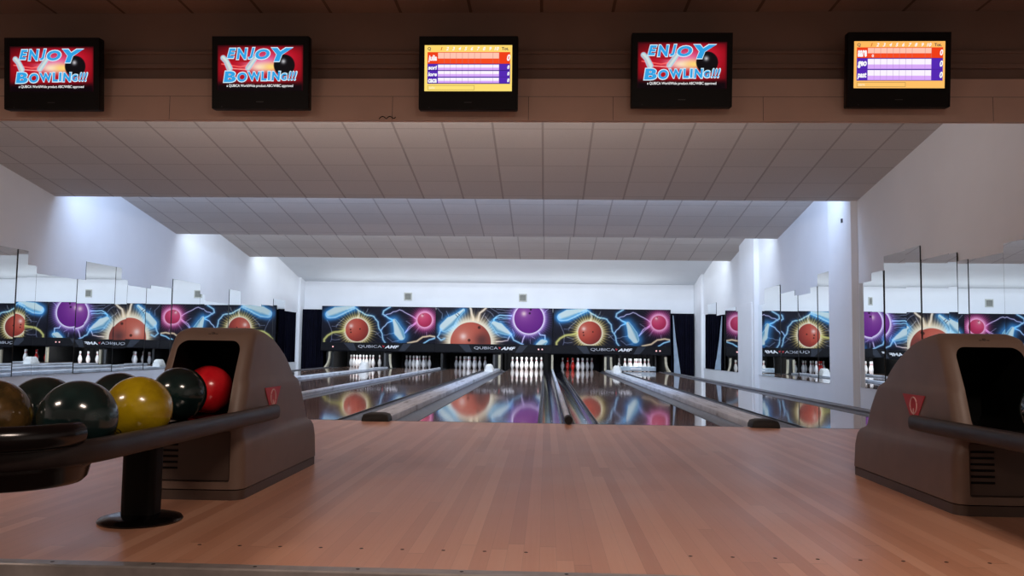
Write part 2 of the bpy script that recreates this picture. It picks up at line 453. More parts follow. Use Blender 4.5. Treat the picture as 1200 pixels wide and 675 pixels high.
thin_div((LANES[1]+LANES[2])/2, 'narrow pale divider rail between the second and third lanes from the left')
thin_div((LANES[3]+LANES[4])/2, 'narrow grey divider tube with black end between the two dark centre gutters')
# outer ledges
def ledge(x0, x1, label):
    o = B().box(x0, x1, 0, 17.85, -.2, .012, .006, 2).obj('side_ledge', M_rail_side); tag(o, label, 'ledge'); return o
ledge(LANES[0]-LW/2-GW-.12, LANES[0]-LW/2-GW-.005, 'dark grey ledge along the outer gutter of the leftmost lane')
ledge(LANES[5]+LW/2+GW+.005, LANES[5]+LW/2+GW+.16, 'dark grey ledge along the outer gutter of the rightmost lane')

# ------------------------------------------------------------------ pins
PROF = [(.0001, 0), (.0255, 0), (.0265, .004), (.0355, .019), (.0435, .045), (.0495, .057), (.0554, .0857), (.0605, .1143), (.0585, .149), (.0493, .184),
        (.0389, .2193), (.0311, .239), (.0249, .254), (.0230, .276), (.0237, .298), (.0285, .3259), (.0318, .3429), (.0312, .356), (.026, .370), (.015, .379), (.0001, .381)]
pin_me = B().lathe(PROF, 24).mesh('bowling_pin', 60); pin_me.materials.append(M_pin)
pin_red = pin_me.copy(); pin_red.materials[0] = M_pinred
ROWS = [(0, 0, 'front pin'), (1, -.5, 'left pin of the second row'), (1, .5, 'right pin of the second row'),
        (2, -1, 'left pin of the third row'), (2, 0, 'middle pin of the third row'), (2, 1, 'right pin of the third row'),
        (3, -1.5, 'leftmost pin of the back row'), (3, -.5, 'inner left pin of the back row'), (3, .5, 'inner right pin of the back row'), (3, 1.5, 'rightmost pin of the back row')]
LSHORT = ['the leftmost lane', 'the second lane from left', 'the third lane from left', 'the third lane from right', 'the second lane from right', 'the rightmost lane']
for i, x in enumerate(LANES):
    for j, (r, cx, nm) in enumerate(ROWS):
        if i == 1 and j == 9: continue
        red = (i == 4 and j in (1, 3))
        o = bpy.data.objects.new('bowling_pin', pin_red if red else pin_me); C.objects.link(o)
        o.location = (x+cx*.3048, 18.288+r*.264, .0)
        tag(o, ('red' if red else 'white')+' bowling pin, '+nm+' on '+LSHORT[i], 'bowling pin', 'pins standing on '+LSHORT[i])

# ------------------------------------------------------------------ pin end: kickbacks, posts, guards, sweep
def kick(x, label, posts, pm=None):
    t = thing('kickback', label, 'pin deck side wall', (x, 0, 0))
    w = .11 if abs(posts[0][0]) > .05 or len(posts) > 1 else .018
    B().box(-w, w, 18.10, 20.3, -.19, 1.0).obj('side_panel', M_kick, t)
    for px, hh, m, curve in posts:
        b = B()
        rings = []
        for k in range(9):
            u = k/8; z = .0+hh*u
            fl = curve*(1-u)**3
            wd = .03
            rings.append([(px-wd+fl, 18.02-abs(fl)*.6, z), (px+wd+fl, 18.02-abs(fl)*.6, z), (px+wd+fl*.6, 18.099, z), (px-wd+fl*.6, 18.099, z)])
        b.loops(rings); b.obj('post', m, t, smooth=50)
    return t
xm = lambda a, b: (LANES[a]+LANES[b])/2
kick(LANES[0]-.88, 'black side wall with pale curved post left of the leftmost pins', [(.0, .48, M_beige, -.12), (.10, .45, M_kick, 0)])
kick(xm(0, 1), 'black side wall with pale posts between the two leftmost lanes', [(-.06, .44, M_greypost, 0), (.09, .42, M_beige, .06)])
kick(xm(1, 2), 'thin dark side wall between the second and third lanes', [(0, .46, M_kick, 0)])
kick(xm(2, 3), 'black side wall with bright beige post left of the brightly lit centre pins', [(-.085, .44, M_greypost, 0), (.075, .44, M_beige, 0)])
kick(xm(3, 4), 'thin side wall with narrow pale post between the two centre lanes', [(0, .46, M_beige, 0)])
kick(xm(4, 5), 'black side wall with beige posts left of the rightmost pins', [(-.08, .42, M_beige, 0), (.09, .42, M_beige, .03)])
kick(LANES[5]+.88, 'black side wall with pale curved post right of the rightmost pins', [(-.04, .44, M_beige, .12)])

def guard(x, y, label):
    prof = [(-.12, 0), (-.118, .07), (-.095, .1), (-.085, .15), (-.04, .185), (.04, .185), (.085, .15), (.1, .1), (.118, .07), (.12, 0)]
    b = B().loops([[(p[0]*.8, -.16, p[1]*.72) for p in prof], [(p[0], -.1, p[1]) for p in prof], [(p[0], .12, p[1]) for p in prof], [(p[0]*.8, .2, p[1]*.5) for p in prof]])
    o = b.obj('ball_return_guard', M_guard, None, 45, (x, y, .042)); return tag(o, label, 'ball return guard', 'white guards at the pin end')
guard(xm(0, 1), 14.8, 'small white plastic guard on the divider in front of the leftmost pins')
guard(xm(2, 3), 14.6, 'small white plastic guard at the far end of the divider left of centre')
guard(xm(4, 5), 14.9, 'small white plastic guard at the far end of the right hand divider')

t = thing('sweep_bar', 'pale blue grey sweep bar lowered in front of the rightmost pins', 'sweep bar', (LANES[5], 18.125, 0))
B().box(-.52, .56, -.03, .03, .012, .15, .02, 3).obj('bar', M_sweep, t, smooth=40)
B().box(-.53, -.50, -.02, .02, .1, .9, .004, 1).obj('arm', M_kick, t); B().box(.54, .57, -.02, .02, .1, .9, .004, 1).obj('arm', M_kick, t)
B().box(-.2, .12, -.0315, -.03, .07, .10).obj('decal', M_letterw, t)

# black pit curtain behind each rack of pins
for i, x in enumerate(LANES):
    b = B(); n = 40; rows = []
    for z in (-.15, 1.1):
        rows.append([(-.74+1.48*k/n, 19.75+.025*math.sin(k*1.3), z) for k in range(n+1)]+[(-.74+1.48*k/n, 19.77+.025*math.sin(k*1.3), z) for k in range(n, -1, -1)])
    o = b.loops(rows).obj('pit_cushion', M_dark, None, 60, (x, 0, 0)); tag(o, 'black hanging cushion behind the pins of '+LSHORT[i], 'pit cushion', 'black cushions behind the pins')

# ------------------------------------------------------------------ murals
def seg_d(U, V, a, b):
    ax, ay = a; bx, by = b; dx, dy = bx-ax, by-ay
    L = dx*dx+dy*dy+1e-9
    tt = np.clip(((U-ax)*dx+(V-ay)*dy)/L, 0, 1)
    return np.hypot(U-ax-tt*dx, V-ay-tt*dy), tt
class Art:
    def __init__(s, U, V, bg):
        bg = (bg[0]*.4, bg[1]*.4, bg[2]*.52); s.U, s.V = U, V; s.c = np.tile(np.array(bg, float), (len(U), 1))
        s.c += (6*np.sin(U/90+V/60)*np.sin(V/45))[:, None]
    def over(s, a, col): s.c = s.c*(1-a[:, None])+np.array(col, float)*a[:, None]
    def add(s, a, col): s.c = s.c+(np.array(col, float)-s.c*.35)*np.clip(a, 0, 1)[:, None]
    def bolt(s, pts, w, core, glow, gw, jit=0, seed=0):
        r = random.Random(seed); P = [pts[0]]
        for p, q in zip(pts, pts[1:]):
            n = max(1, int(math.dist(p, q)/28)) if jit else 1
            for k in range(1, n+1):
                u = k/n; j = jit if k < n else 0
                P.append((p[0]+(q[0]-p[0])*u+r.uniform(-j, j), p[1]+(q[1]-p[1])*u+r.uniform(-j, j)))
        d = np.full(len(s.U), 1e9)
        for p, q in zip(P, P[1:]): d = np.minimum(d, seg_d(s.U, s.V, p, q)[0])
        if gw: s.add(np.exp(-(d/(gw*.8))**2)*.6, glow)
        w *= .95; s.over(np.clip((w-d)/(w*.7)+.3, 0, 1)*.85, core)
    def pin(s, pts, glow=(40, 104, 148), gw=38, shade=(84, 144, 178), side=1):
        d = np.full(len(s.U), 1e9); lo = np.zeros(len(s.U))
        for (x, y, r1), (x2, y2, r2) in zip(pts, pts[1:]):
            dd, tt = seg_d(s.U, s.V, (x, y), (x2, y2)); q = dd-(r1+(r2-r1)*tt)
            m = q < d; d = np.where(m, q, d)
            nx, ny = -(y2-y), x2-x; L = math.hypot(nx, ny)
            sd = ((s.U-x)*nx+(s.V-y)*ny)/L/(r1+(r2-r1)*tt)
            lo = np.where(m, sd, lo)
        s.add(np.exp(-(np.maximum(d, 0)/gw)**2)*.95, glow)
        s.over(np.clip((7-np.abs(d))/5, 0, 1), (150, 204, 226))
        s.over(np.clip(-d/4, 0, 1), (206, 222, 220))
        s.over(np.clip(-d/4, 0, 1)*np.clip((side*lo-.15)*1.6, 0, .8), shade)
    def ball(s, c, r, base, hi, hp, dk, rim, rimw, glow, gw, spikes=0, spa=.25, holes=(), hr=10):
        dx, dy = s.U-c[0], s.V-c[1]; d = np.hypot(dx, dy); an = np.arctan2(dy, dx)
        if spikes:
            sp = 1+spa*(np.abs(np.sin(an*spikes))**3+.6*np.abs(np.sin(an*spikes*1.7+1))**6)
        else: sp = 1
        e = np.maximum(d-r, 0)/sp
        s.add(np.exp(-(e/(gw*.85))**2)*.85, glow); s.over(np.exp(-(e/rimw)**2)*.95, rim)
        u = np.clip(d/r, 0, 1); ins = np.clip((r-d)/4, 0, 1)
        s.over(ins, base)
        hd = np.hypot(s.U-hp[0], s.V-hp[1])/r
        s.over(ins*np.clip((hd-.75)/1.1, 0, 1)*.8, dk)
        s.over(ins*np.exp(-(hd/.55)**2)*.45, hi); s.over(ins*np.exp(-(hd/.16)**2)*.8, (250, 226, 214))
        for hx, hy in holes:
            s.over(np.clip((hr-np.hypot(s.U-hx, s.V-hy))/4, 0, 1)*.85, tuple(x*.35 for x in base))
BL, BG = (170, 212, 232), (28, 92, 142)
def art_a(u, v):
    A = Art(15+u*1150, 35+v*367, (42, 42, 58))
    W, G = (136, 140, 154), (46, 48, 68)
    for k, p in enumerate([[(70, 180), (110, 260), (125, 310), (110, 402)], [(240, 160), (180, 215), (165, 250)], [(120, 240), (210, 225)], [(150, 320), (215, 340)],
              [(520, 280), (575, 300), (620, 350)], [(560, 320), (600, 300)], [(640, 325), (760, 300)], [(680, 350), (735, 392), (800, 380)],
              [(120, 375), (200, 372)], [(870, 180), (920, 215)], [(960, 300), (1000, 240)], [(1075, 290), (1080, 330)], [(480, 60), (470, 90)]]):
        A.bolt(p, 2.0, W, G, 9, 7, k)
    A.bolt([(650, 130), (800, 65), (880, 105), (965, 155)], 4, (208, 200, 220), (90, 80, 130), 14, 6, 31)
    A.bolt([(620, 275), (680, 200), (740, 175)], 5, (190, 214, 236), (70, 100, 150), 14, 5, 32)
    A.bolt([(860, 300), (900, 235), (970, 190)], 5, (206, 186, 214), (100, 70, 120), 14, 5, 33)
    A.bolt([(870, 290), (915, 245), (965, 205)], 3, (206, 186, 214), (100, 70, 120), 10, 5, 34)
    A.pin([(92, 120, 38), (158, 94, 48), (240, 68, 30), (330, 48, 18)], side=1)
    A.bolt([(58, 118), (74, 152), (150, 152), (225, 118), (300, 78), (350, 50), (395, 82), (450, 115), (540, 135), (585, 190), (598, 260), (630, 310), (640, 370), (662, 402)],
           8, BL, BG, 26, 3, 5)
    A.ball((375, 275), 118, (184, 72, 56), (226, 150, 132), (315, 235), (92, 30, 32), (240, 226, 196), 13, (204, 176, 78), 40, 21, .9,
           holes=((310, 272), (405, 265), (314, 300)))
    A.bolt([(385, 82), (392, 115), (380, 152)], 5, (232, 226, 208), (150, 140, 90), 12, 3, 40)
    A.bolt([(245, 280), (190, 298), (130, 305), (80, 335), (46, 375), (46, 402)], 11, (216, 210, 126), (140, 134, 50), 22, 3, 8)
    A.bolt([(705, 38), (640, 78), (632, 112), (690, 150), (755, 178)], 9, BL, BG, 26, 2, 9)
    A.pin([(750, 178, 16), (772, 222, 28), (798, 290, 46), (824, 338, 33)], gw=50, side=-1)
    A.ball((1055, 165), 74, (200, 58, 96), (226, 150, 160), (1030, 122), (140, 24, 60), (246, 176, 206), 16, (190, 54, 112), 52, 23, .6, holes=((1038, 112),), hr=7)
    A.bolt([(890, 402), (980, 382), (1040, 338), (1110, 326), (1165, 336)], 9, (240, 214, 176), (150, 110, 66), 16, 2, 10)
    A.bolt([(1050, 402), (1105, 366), (1165, 348)], 8, (170, 220, 242), BG, 16, 2, 11)
    return A.c
def art_b(u, v):
    A = Art(5+u*1180, 45+v*367, (42, 42, 58))
    W, G = (136, 140, 154), (46, 48, 68)
    for k, p in enumerate([[(20, 55), (70, 110), (65, 160)], [(110, 85), (135, 135)], [(520, 70), (590, 130)], [(560, 50), (640, 100)], [(500, 130), (560, 190)],
              [(500, 100), (470, 160)], [(620, 60), (770, 70)], [(640, 90), (760, 95)], [(610, 290), (650, 330), (740, 350)], [(960, 360), (962, 402)],
              [(780, 260), (800, 330)], [(975, 330), (1010, 350)], [(1100, 90), (1140, 50)], [(640, 160), (760, 165)], [(650, 180), (750, 190)]]):
        A.bolt(p, 2.0, W, G, 9, 7, 60+k)
    A.bolt([(618, 388), (735, 372), (752, 330)], 4.5, (214, 196, 200), (110, 90, 110), 12, 4, 80)
    A.ball((360, 398), 207, (186, 84, 66), (232, 156, 134), (285, 338), (78, 36, 36), (246, 232, 204), 34, (214, 186, 132), 84, 29, .35, holes=((445, 245), (345, 375)), hr=17)
    A.over(np.exp(-((A.U-470)**2+(A.V-372)**2)/70**2)*.75*(np.hypot(A.U-360, A.V-398) < 204), (70, 46, 46))
    A.bolt([(384, 160), (366, 105), (352, 45)], 12, (246, 228, 200), (190, 150, 100), 20, 3, 81)
    A.bolt([(432, 165), (448, 98), (510, 48)], 11, (246, 228, 200), (190, 150, 100), 20, 3, 82)
    A.pin([(282, 72, 12), (225, 122, 19), (150, 190, 48), (88, 246, 42), (58, 276, 8)], gw=38, side=-1)
    A.bolt([(204, 118), (228, 142)], 4, (40, 50, 70), (40, 50, 70), 0); A.bolt([(222, 102), (244, 124)], 4, (40, 50, 70), (40, 50, 70), 0)
    A.bolt([(55, 270), (40, 320), (24, 345), (60, 378), (95, 362)], 8, BL, BG, 20, 2, 83)
    A.bolt([(592, 200), (592, 160), (650, 118), (770, 122)], 8, BL, BG, 20, 4, 84)
    A.bolt([(610, 150), (660, 142), (760, 150)], 5, BL, BG, 12, 4, 85)
    A.pin([(595, 208, 28), (645, 245, 48), (715, 285, 28), (765, 312, 10)], gw=34, side=1)
    A.bolt([(765, 312), (795, 368), (890, 412)], 8, BL, BG, 20, 2, 86)
    A.ball((945, 150), 150, (112, 40, 130), (186, 128, 178), (895, 100), (90, 20, 120), (246, 232, 250), 15, (140, 96, 176), 58, 31, .3, holes=((963, 58), (953, 95)), hr=13)
    A.bolt([(905, 322), (880, 395)], 5, (224, 214, 240), (110, 90, 150), 12, 4, 87)
    A.bolt([(1050, 292), (1062, 312), (1110, 316), (1110, 362)], 5, (214, 226, 246), (90, 110, 160), 12, 2, 88)
    A.pin([(1050, 420, 30), (1085, 392, 34), (1115, 380, 16)], gw=34)
    return A.c
MX = [-6.27, -2.762, .792, 4.335]
MLAB = ['left third of the masking wall: dark panel with orange ball and pink ball mural', 'centre masking panel with the large orange ball and purple ball mural',
        'right third of the masking wall: dark panel with orange ball and pink ball mural']
LEDS = [[(-5.89, 1), (-3.15, 0), (-3.05, 0)], [(-2.43, 0), (-2.35, 0), (.37, 2), (.48, 2)], [(1.07, 0), (1.19, 0), (3.90, 2), (4.01, 2)]]
TX = [(-4.49, .635), (-.955, .65), (2.56, .66)]
first_mural = None
for i in range(3):
    w = MX[i+1]-MX[i]; xc = (MX[i]+MX[i+1])/2
    t = thing('masking_panel', MLAB[i], 'masking panel', (xc, 18.0, 0), group='masking panels above the pins')
    B().box(-w/2+.004, w/2-.004, .002, .07, .76, 1.865, .004, 1).obj('backing_board', M_fasc, t)
    if i == 2:
        o = first_mural.copy(); C.objects.link(o); o.parent = t
    else:
        o = painted('mural', w-.01, 1.1, 430, 140, art_a if i != 1 else art_b, M_print, t, (0, 0, 1.311))
        if i == 0: first_mural = o
    # lower fascia, slightly forward
    B().prism([(.07, .49), (-.03, .49), (-.035, .52), (-.012, .755), (.07, .755)], 'X', -w/2+.003, w/2-.003).obj('lower_fascia', M_fasc, t)
    s = w/1150
    def P(px): return -w/2+(px-15)*s
    for name, pts in (('fascia_stripe', [(245, 1), (345, 1), (380, 0), (318, 0)]), ('fascia_stripe', [(845, 1), (925, 1), (862, 0), (800, 0)])):
        b = B()
        zz = {1: .742, 0: .515}; yy = {1: -.0145, 0: -.0375}
        b.loops([[(P(px), yy[k]-.001, zz[k]) for px, k in pts], [(P(px), yy[k]+.003, zz[k]) for px, k in pts]]).obj(name, M_chev, t)
    tx = TX[i][0]-xc
    for word, x0, x1, sh_, bold, m in (('QUBICA', -.625, .10, 0, -.004, M_letter), ('AMF', .19, .625, .3, .03, M_letterw)):
        me = text_mesh(word, 1.0, shear=sh_, offset=bold, ext=.004)
        cc = np.array([v.co[:] for v in me.vertices]); lo, hi = cc.min(0), cc.max(0)
        me.transform(Matrix.Translation((tx+x0, -.033, .592)) @ Matrix.Diagonal(((x1-x0)/(hi[0]-lo[0]), 1, .092/(hi[2]-lo[2]), 1)) @ Matrix.Translation((-lo[0], 0, -lo[2])))
        me.materials.append(m); o = bpy.data.objects.new('brand_lettering', me); C.objects.link(o); o.parent = t
    b = B(); tr_ = [(tx+.115, .684), (tx+.185, .660), (tx+.145, .612)]
    b.loops([[(p, -.038, q) for p, q in tr_], [(p, -.026, q) for p, q in tr_]])
    b.obj('brand_mark', M_red, t)
    for lx, st in LEDS[i]:
        o = B().lathe([(.0001, -.03), (.05, -.03), (.052, 0), (.0001, .0)], 16).obj('indicator_lamp', M_led if st else M_leddim, t, 50, (lx-xc, -.024, .625))
        o.rotation_euler = (PI/2-.1, 0, 0); o.scale = (1, 1, .6) if st else (.6, .6, .6)
        if st:
            q = B().lathe([(.0001, -.002), (.022, -.002), (.022, .002), (.0001, .002)], 12).obj('bulb', M_ledcore, o, None, (0, 0, -.031))
            q.location = (0, 0, .002)

# bulkhead vents
for x, lab in ((-3.69, 'small square grey vent on the white bulkhead, left one'), (-.135, 'small square grey vent on the white bulkhead above the centre mural')):
    t = thing('wall_vent', lab, 'vent', (x, YB, 2.2), group='vents on the bulkhead')
    B().box(-.125, .125, -.02, -.001, -.125, .125, .004, 1).obj('frame', M_ventf, t)
    b = B()
    for k in range(6): b.box(-.09, .09, -.03, -.0205, -.088+k*.03, -.062+k*.03)
    b.obj('louvres', M_vent, t)

# curtains
def curtain(x0, x1, label, lining=None):
    n = 72; ring = lambda z, a: [(x0+(x1-x0)*k/n, 18.2+a*math.sin(k*.9)+.3*a*math.sin(k*2.3), z) for k in range(n+1)]+[(x0+(x1-x0)*k/n, 18.215+a*math.sin(k*.9)+.3*a*math.sin(k*2.3), z) for k in range(n, -1, -1)]
    t = thing('curtain', label, 'curtain', ((x0+x1)/2, 18.2, 0))
    o = B().loops([ring(-.18, .035), ring(.6, .03), ring(1.4, .026), ring(1.75, .02)]).obj('drape', M_curtain, t, 60)
    o.location = (-(x0+x1)/2, -18.2, 0)
    B().tube([(x0-(x0+x1)/2, .02, 1.757), (x1-(x0+x1)/2, .02, 1.757)], .008).obj('curtain_rail', M_black, t)
    if lining:
        b = B().loops([[(4.45, 18.12, -.15), (4.66, 18.12, -.15), (4.66, 18.128, -.15), (4.45, 18.128, -.15)],
                       [(4.45, 18.12, .4), (4.585, 18.12, .4), (4.585, 18.128, .4), (4.45, 18.128, .4)],
                       [(4.43, 18.12, 1.0), (4.50, 18.12, 1.0), (4.50, 18.128, 1.0), (4.43, 18.128, 1.0)], [(4.41, 18.12, 1.7), (4.43, 18.12, 1.7), (4.43, 18.128, 1.7), (4.41, 18.128, 1.7)]])
        o = b.obj('lining', M_lining, t); o.location = (-(x0+x1)/2, -18.2, 0)
        o['label'] = 'pale blue grey lining showing at the curtain edge'
curtain(-6.92, -6.25, 'navy curtain hanging left of the masking wall')
curtain(4.36, 5.07, 'navy curtain with pale lining hanging right of the masking wall', True)

# ------------------------------------------------------------------ ball return hoods
def rrect(y0, y1, w, r, z, n=6):
    r = min(r, w*.98, (y1-y0)*.49); pts = []
    for cx, cy, a0 in ((w-r, y1-r, 0), (-w+r, y1-r, PI/2), (-w+r, y0+r, PI), (w-r, y0+r, 3*PI/2)):
        for k in range(n+1):
            a = a0+PI/2*k/n; pts.append((cx+r*math.cos(a), cy+r*math.sin(a), z))
    return pts
def interp(z, tab):
    for (a, b), (c, d) in zip(tab, tab[1:]):
        if z <= c: return b+(d-b)*(z-a)/(c-a)
    return tab[-1][1]
YF = [(0, 0), (.28, .0), (.34, .015), (.5, .075), (.64, .145), (.69, .18), (.71, .215), (.722, .27)]
YBK = [(0, 1.17), (.05, 1.165), (.16, 1.15), (.22, 1.12), (.245, 1.085), (.255, 1.05), (.265, 1.02), (.30, 1.0), (.36, .965), (.44, .90), (.475, .86), (.485, .83), (.495, .80),
       (.53, .765), (.58, .70), (.63, .605), (.67, .51), (.70, .40), (.715, .335), (.722, .29)]
WD = [(0, .218), (.2, .216), (.24, .213), (.26, .205), (.28, .202), (.46, .200), (.48, .198), (.50, .191), (.6, .187), (.68, .182), (.70, .176), (.715, .16), (.722, .14)]
def build_hood(x, label, ball_side):
    t = thing('ball_return_hood', label, 'ball return hood', (x, -3.86, 0), group='ball return hoods')
    zs = [.045, .06, .1, .16, .2, .22, .235, .245, .255, .265, .28, .31, .36, .42, .46, .475, .485, .495, .51, .55, .6, .64, .67, .69, .702, .711, .717, .722]
    rings = [rrect(interp(z, YF), interp(z, YBK), interp(z, WD), .055 if z < .7 else .05, z) for z in zs]
    shell = B().loops(rings).obj('shell_body', [M_hood, M_black])
    # cut the ball mouth
    rr = lambda w, z0, z1, r: [(p[0], p[1]) for p in [(q[0], q[1]) for q in rrect(z0, z1, w, r, 0)]]
    cut = B().prism(rr(.140, .325, .664, .045), 'Y', -.2, .50, 1).obj('cutter', [M_hood, M_black])
    low = B().prism(rr(.165, .075, .285, .012), 'Y', -.2, .025, 0).obj('cutter', [M_hood, M_black])
    for c in (cut, low):
        md = shell.modifiers.new('b', 'BOOLEAN'); md.object = c; md.operation = 'DIFFERENCE'; md.solver = 'EXACT'
    bpy.context.view_layer.update()
    me = bpy.data.meshes.new_from_object(shell.evaluated_get(bpy.context.evaluated_depsgraph_get()))
    me.name = 'shell_body'
    bpy.data.objects.remove(shell); bpy.data.objects.remove(cut); bpy.data.objects.remove(low)
    me.shade_smooth(); me.set_sharp_from_angle(angle=math.radians(32))
    o = bpy.data.objects.new('shell_body', me); C.objects.link(o); o.parent = t
    # mouth lining (five black walls)
    b = B(); a = rr(.1385, .327, .662, .045); n = len(a)
    yfr = lambda z: interp(z, YF)+.035
    b.loops([[(p[0], yfr(p[1]), p[1]) for p in a], [(p[0], .497, p[1]) for p in a]], cap=False)
    back = [b.bm.verts.new((p[0], .497, p[1])) for p in a]; b.bm.faces.new(back)
    b.obj('mouth_lining', M_black, t)
    B().box(-.137, .137, .06, .49, .3275, .332).obj('mouth_tray', M_gloss, t)
    # plinth
    B().loops([rrect(.004, 1.166, .214, .055, 0), rrect(.004, 1.166, .214, .055, .04)]).obj('plinth', M_hood_dk, t, 40)
    # lower service panel with louvre slots
    b = B().box(-.163, .163, .012, .0245, .078, .282, .003, 1)
    b.obj('service_panel', M_hood_dk, t)
    for k in range(6):
        B().box(-.155, -.06, .008, .0125, .125+k*.024, .134+k*.024, .002, 1).obj('vent_slot', M_black, t)
    # emblems on the two flanks
    for s in (-1, 1):
        xw = s*(.203)
        b = B(); tri = [(.295, .452), (.525, .452), (.41, .308)]
        b.loops([[(s*.2025, y, z) for y, z in tri], [(s*.2045, y, z) for y, z in tri]]); e = b.obj('emblem', M_red, t)
        b = B(); rg = []
        for k in range(25):
            a_ = 2*PI*k/24; rg.append((s*.2055, .41+.034*math.cos(a_), .405+.036*math.sin(a_)*1.0))
        b.tube(rg, .003, .003, 6); b.tube([(s*.2055, .41, .392), (s*.2055, .41, .336)], .003, .003, 6); b.obj('emblem_mark', M_wht, e)
    # small badge on the brow
    b = B(); zb = .693
    for dx, hh in ((-.016, .014), (0, .02), (.016, .014)):
        b.box(dx-.006, dx+.006, .18, .19, zb-.012, zb-.012+hh, .002, 1)
    b.box(-.022, .022, .182, .19, zb-.014, zb-.010)
    b.obj('badge', M_hood_dk, t)
    return t
build_hood(HO[0], 'taupe plastic ball return hood on the left with a red ball in its mouth', 1)
build_hood(HO[1], 'taupe plastic ball return hood at the right edge with empty black mouth', -1).scale = (1, 1, 1.022)

# ------------------------------------------------------------------ ball racks
def build_rack(x, label):
    t = thing('ball_rack', label, 'ball rack', (x, -4.28, 0), group='ball racks in front of the hoods')
    yn, yf, R = -.72, .74, .243          # local y of the bend and of the tail beside the hood
    path = [(R, yf, .345), (R, yf-.25, .345), (R, 0, .348), (R, -.4, .35), (R, yn, .352)]
    for k in range(1, 16):
        a = PI*k/16; path.append((R*math.cos(a), yn-.30*math.sin(a), .352))
    path += [(-R, yn, .352), (-R, -.4, .35), (-R, 0, .348), (-R, yf-.25, .345), (-R, yf, .345)]
    B().tube(path, .026, .033, 16, power=3).obj('rail', M_railbrown, t, 50)
    # tray: floor with raised spine and rims, cross section swept along Y
    sec = [(-.222, 0.3500), (-.205, 0.3500), (-.19, 0.3330), (-.16, 0.3230), (-.11, 0.3185), (-.06, 0.3230), (-.025, 0.3350), (0, 0.3390), (.025, 0.3350), (.06, 0.3230), (.11, 0.3185), (.16, 0.3230), (.19, 0.3330), (.205, 0.3500), (.222, 0.3500),
           (.222, 0.3150), (.12, 0.2930), (-.12, 0.2930), (-.222, 0.3150)]
    B().prism(sec, 'Y', -.80, .40).obj('tray', M_gloss, t, 40)
    # rounded end tub and bumper
    ring = lambda sx, sy, z: [(sx*math.cos(2*PI*k/40), -.80+sy*math.sin(2*PI*k/40), z) for k in range(40)]
    B().loops([ring(.17, .16, .26), ring(.195, .19, .264), ring(.206, .205, .276), ring(.212, .214, .306), ring(.218, .225, .312), ring(.218, .225, .335)]).obj('end_tub', M_gloss, t, 50)
    bp_ = []
    for k in range(0, 25):
        a = PI*(-.02)+PI*1.04*k/24; bp_.append((.225*math.cos(a), -.86-.21*math.sin(a), .405))
    B().tube(bp_, .03, .032, 14).obj('end_bumper', M_gloss, t, 50)
    B().loops([[(p[0], p[1], .37) for p in bp_]+[(p[0]*.93, -.86+(p[1]+.86)*.9, .37) for p in bp_[::-1]],
               [(p[0], p[1], .40) for p in bp_]+[(p[0]*.93, -.86+(p[1]+.86)*.9, .40) for p in bp_[::-1]]]).obj('bumper_skirt', M_gloss, t, 50)
    # pedestal
    B().loops([rrect(-.05, .05, .062, .03, z) for z in (.02, .2935)]).obj('column', M_black, t, 40)
    B().lathe([(.0001, 0), (.144, 0), (.147, .006), (.141, .014), (.10, .024), (.06, .028), (.0001, .028)], 40).obj('base_plate', M_gloss, t, 40)
    return t
build_rack(HO[0], 'black ball rack on a round pedestal in front of the left hood, loaded with balls')
build_rack(HO[1], 'black ball rack in front of the right hood, cut off by the photo edge')

def ball(x, y, z, mat, label, rot, grp='bowling balls on the left rack'):
    R_ = .1085
    o = B().sphere((0, 0, 0), R_).obj('bowling_ball', mat, None, 180)
    o.location = (x, y, z); o.rotation_euler = rot
    for (a, b) in ((.0, .12), (.0, .36), (.35, .24)):            # finger holes near local +Z
        d = Vector((math.sin(b)*math.cos(a*4), math.sin(b)*math.sin(a*4), math.cos(b)))
        h = B(); u = d.orthogonal().normalized(); v = d.cross(u)
        ringo = [(d*math.sqrt(R_**2-.0125**2)+.0125*(u*math.cos(2*PI*k/16)+v*math.sin(2*PI*k/16)))*1.003 for k in range(16)]
        ringi = [(d*(R_-.004)+.011*(u*math.cos(2*PI*k/16)+v*math.sin(2*PI*k/16))) for k in range(16)]
        h.loops([ringi, ringo]); h.obj('finger_hole', M_black, o)
    return tag(o, label, 'bowling ball', grp)
bx = HO[0]
ball(bx-.06, -3.555, .4405, MB_red, 'bright red bowling ball in the mouth of the left hood', (-.55, .45, .3), 'bowling balls on the left rack')
ball(bx-.03, -3.93, .4425, MB_green, 'dark green bowling ball between the yellow and the red balls', (2.4, .3, 0))
ball(bx+.115, -4.57, .428, MB_yellow, 'yellow bowling ball in the front row of the left rack', (2.2, .9, 0))
ball(bx-.118, -4.25, .428, MB_navy, 'charcoal bowling ball in the back row just behind the yellow ball', (2.2, 0, .4))
ball(bx+.115, -4.93, .428, MB_green, 'large dark green bowling ball left of the yellow ball', (2.5, .6, 1.0))
ball(bx-.118, -4.72, .428, MB_navy, 'charcoal bowling ball in the back row, left of the other charcoal one', (2.0, .5, .4))
ball(bx-.115, -4.975, .428, MB_brown, 'brown and olive swirl bowling ball cut by the left photo edge', (2.4, .5, .8))
o = ball(HO[1]+.015, -4.12, .4455, MB_green, 'dark green bowling ball on the right rack at the photo edge', (2.4, .3, .2)); del o['group']

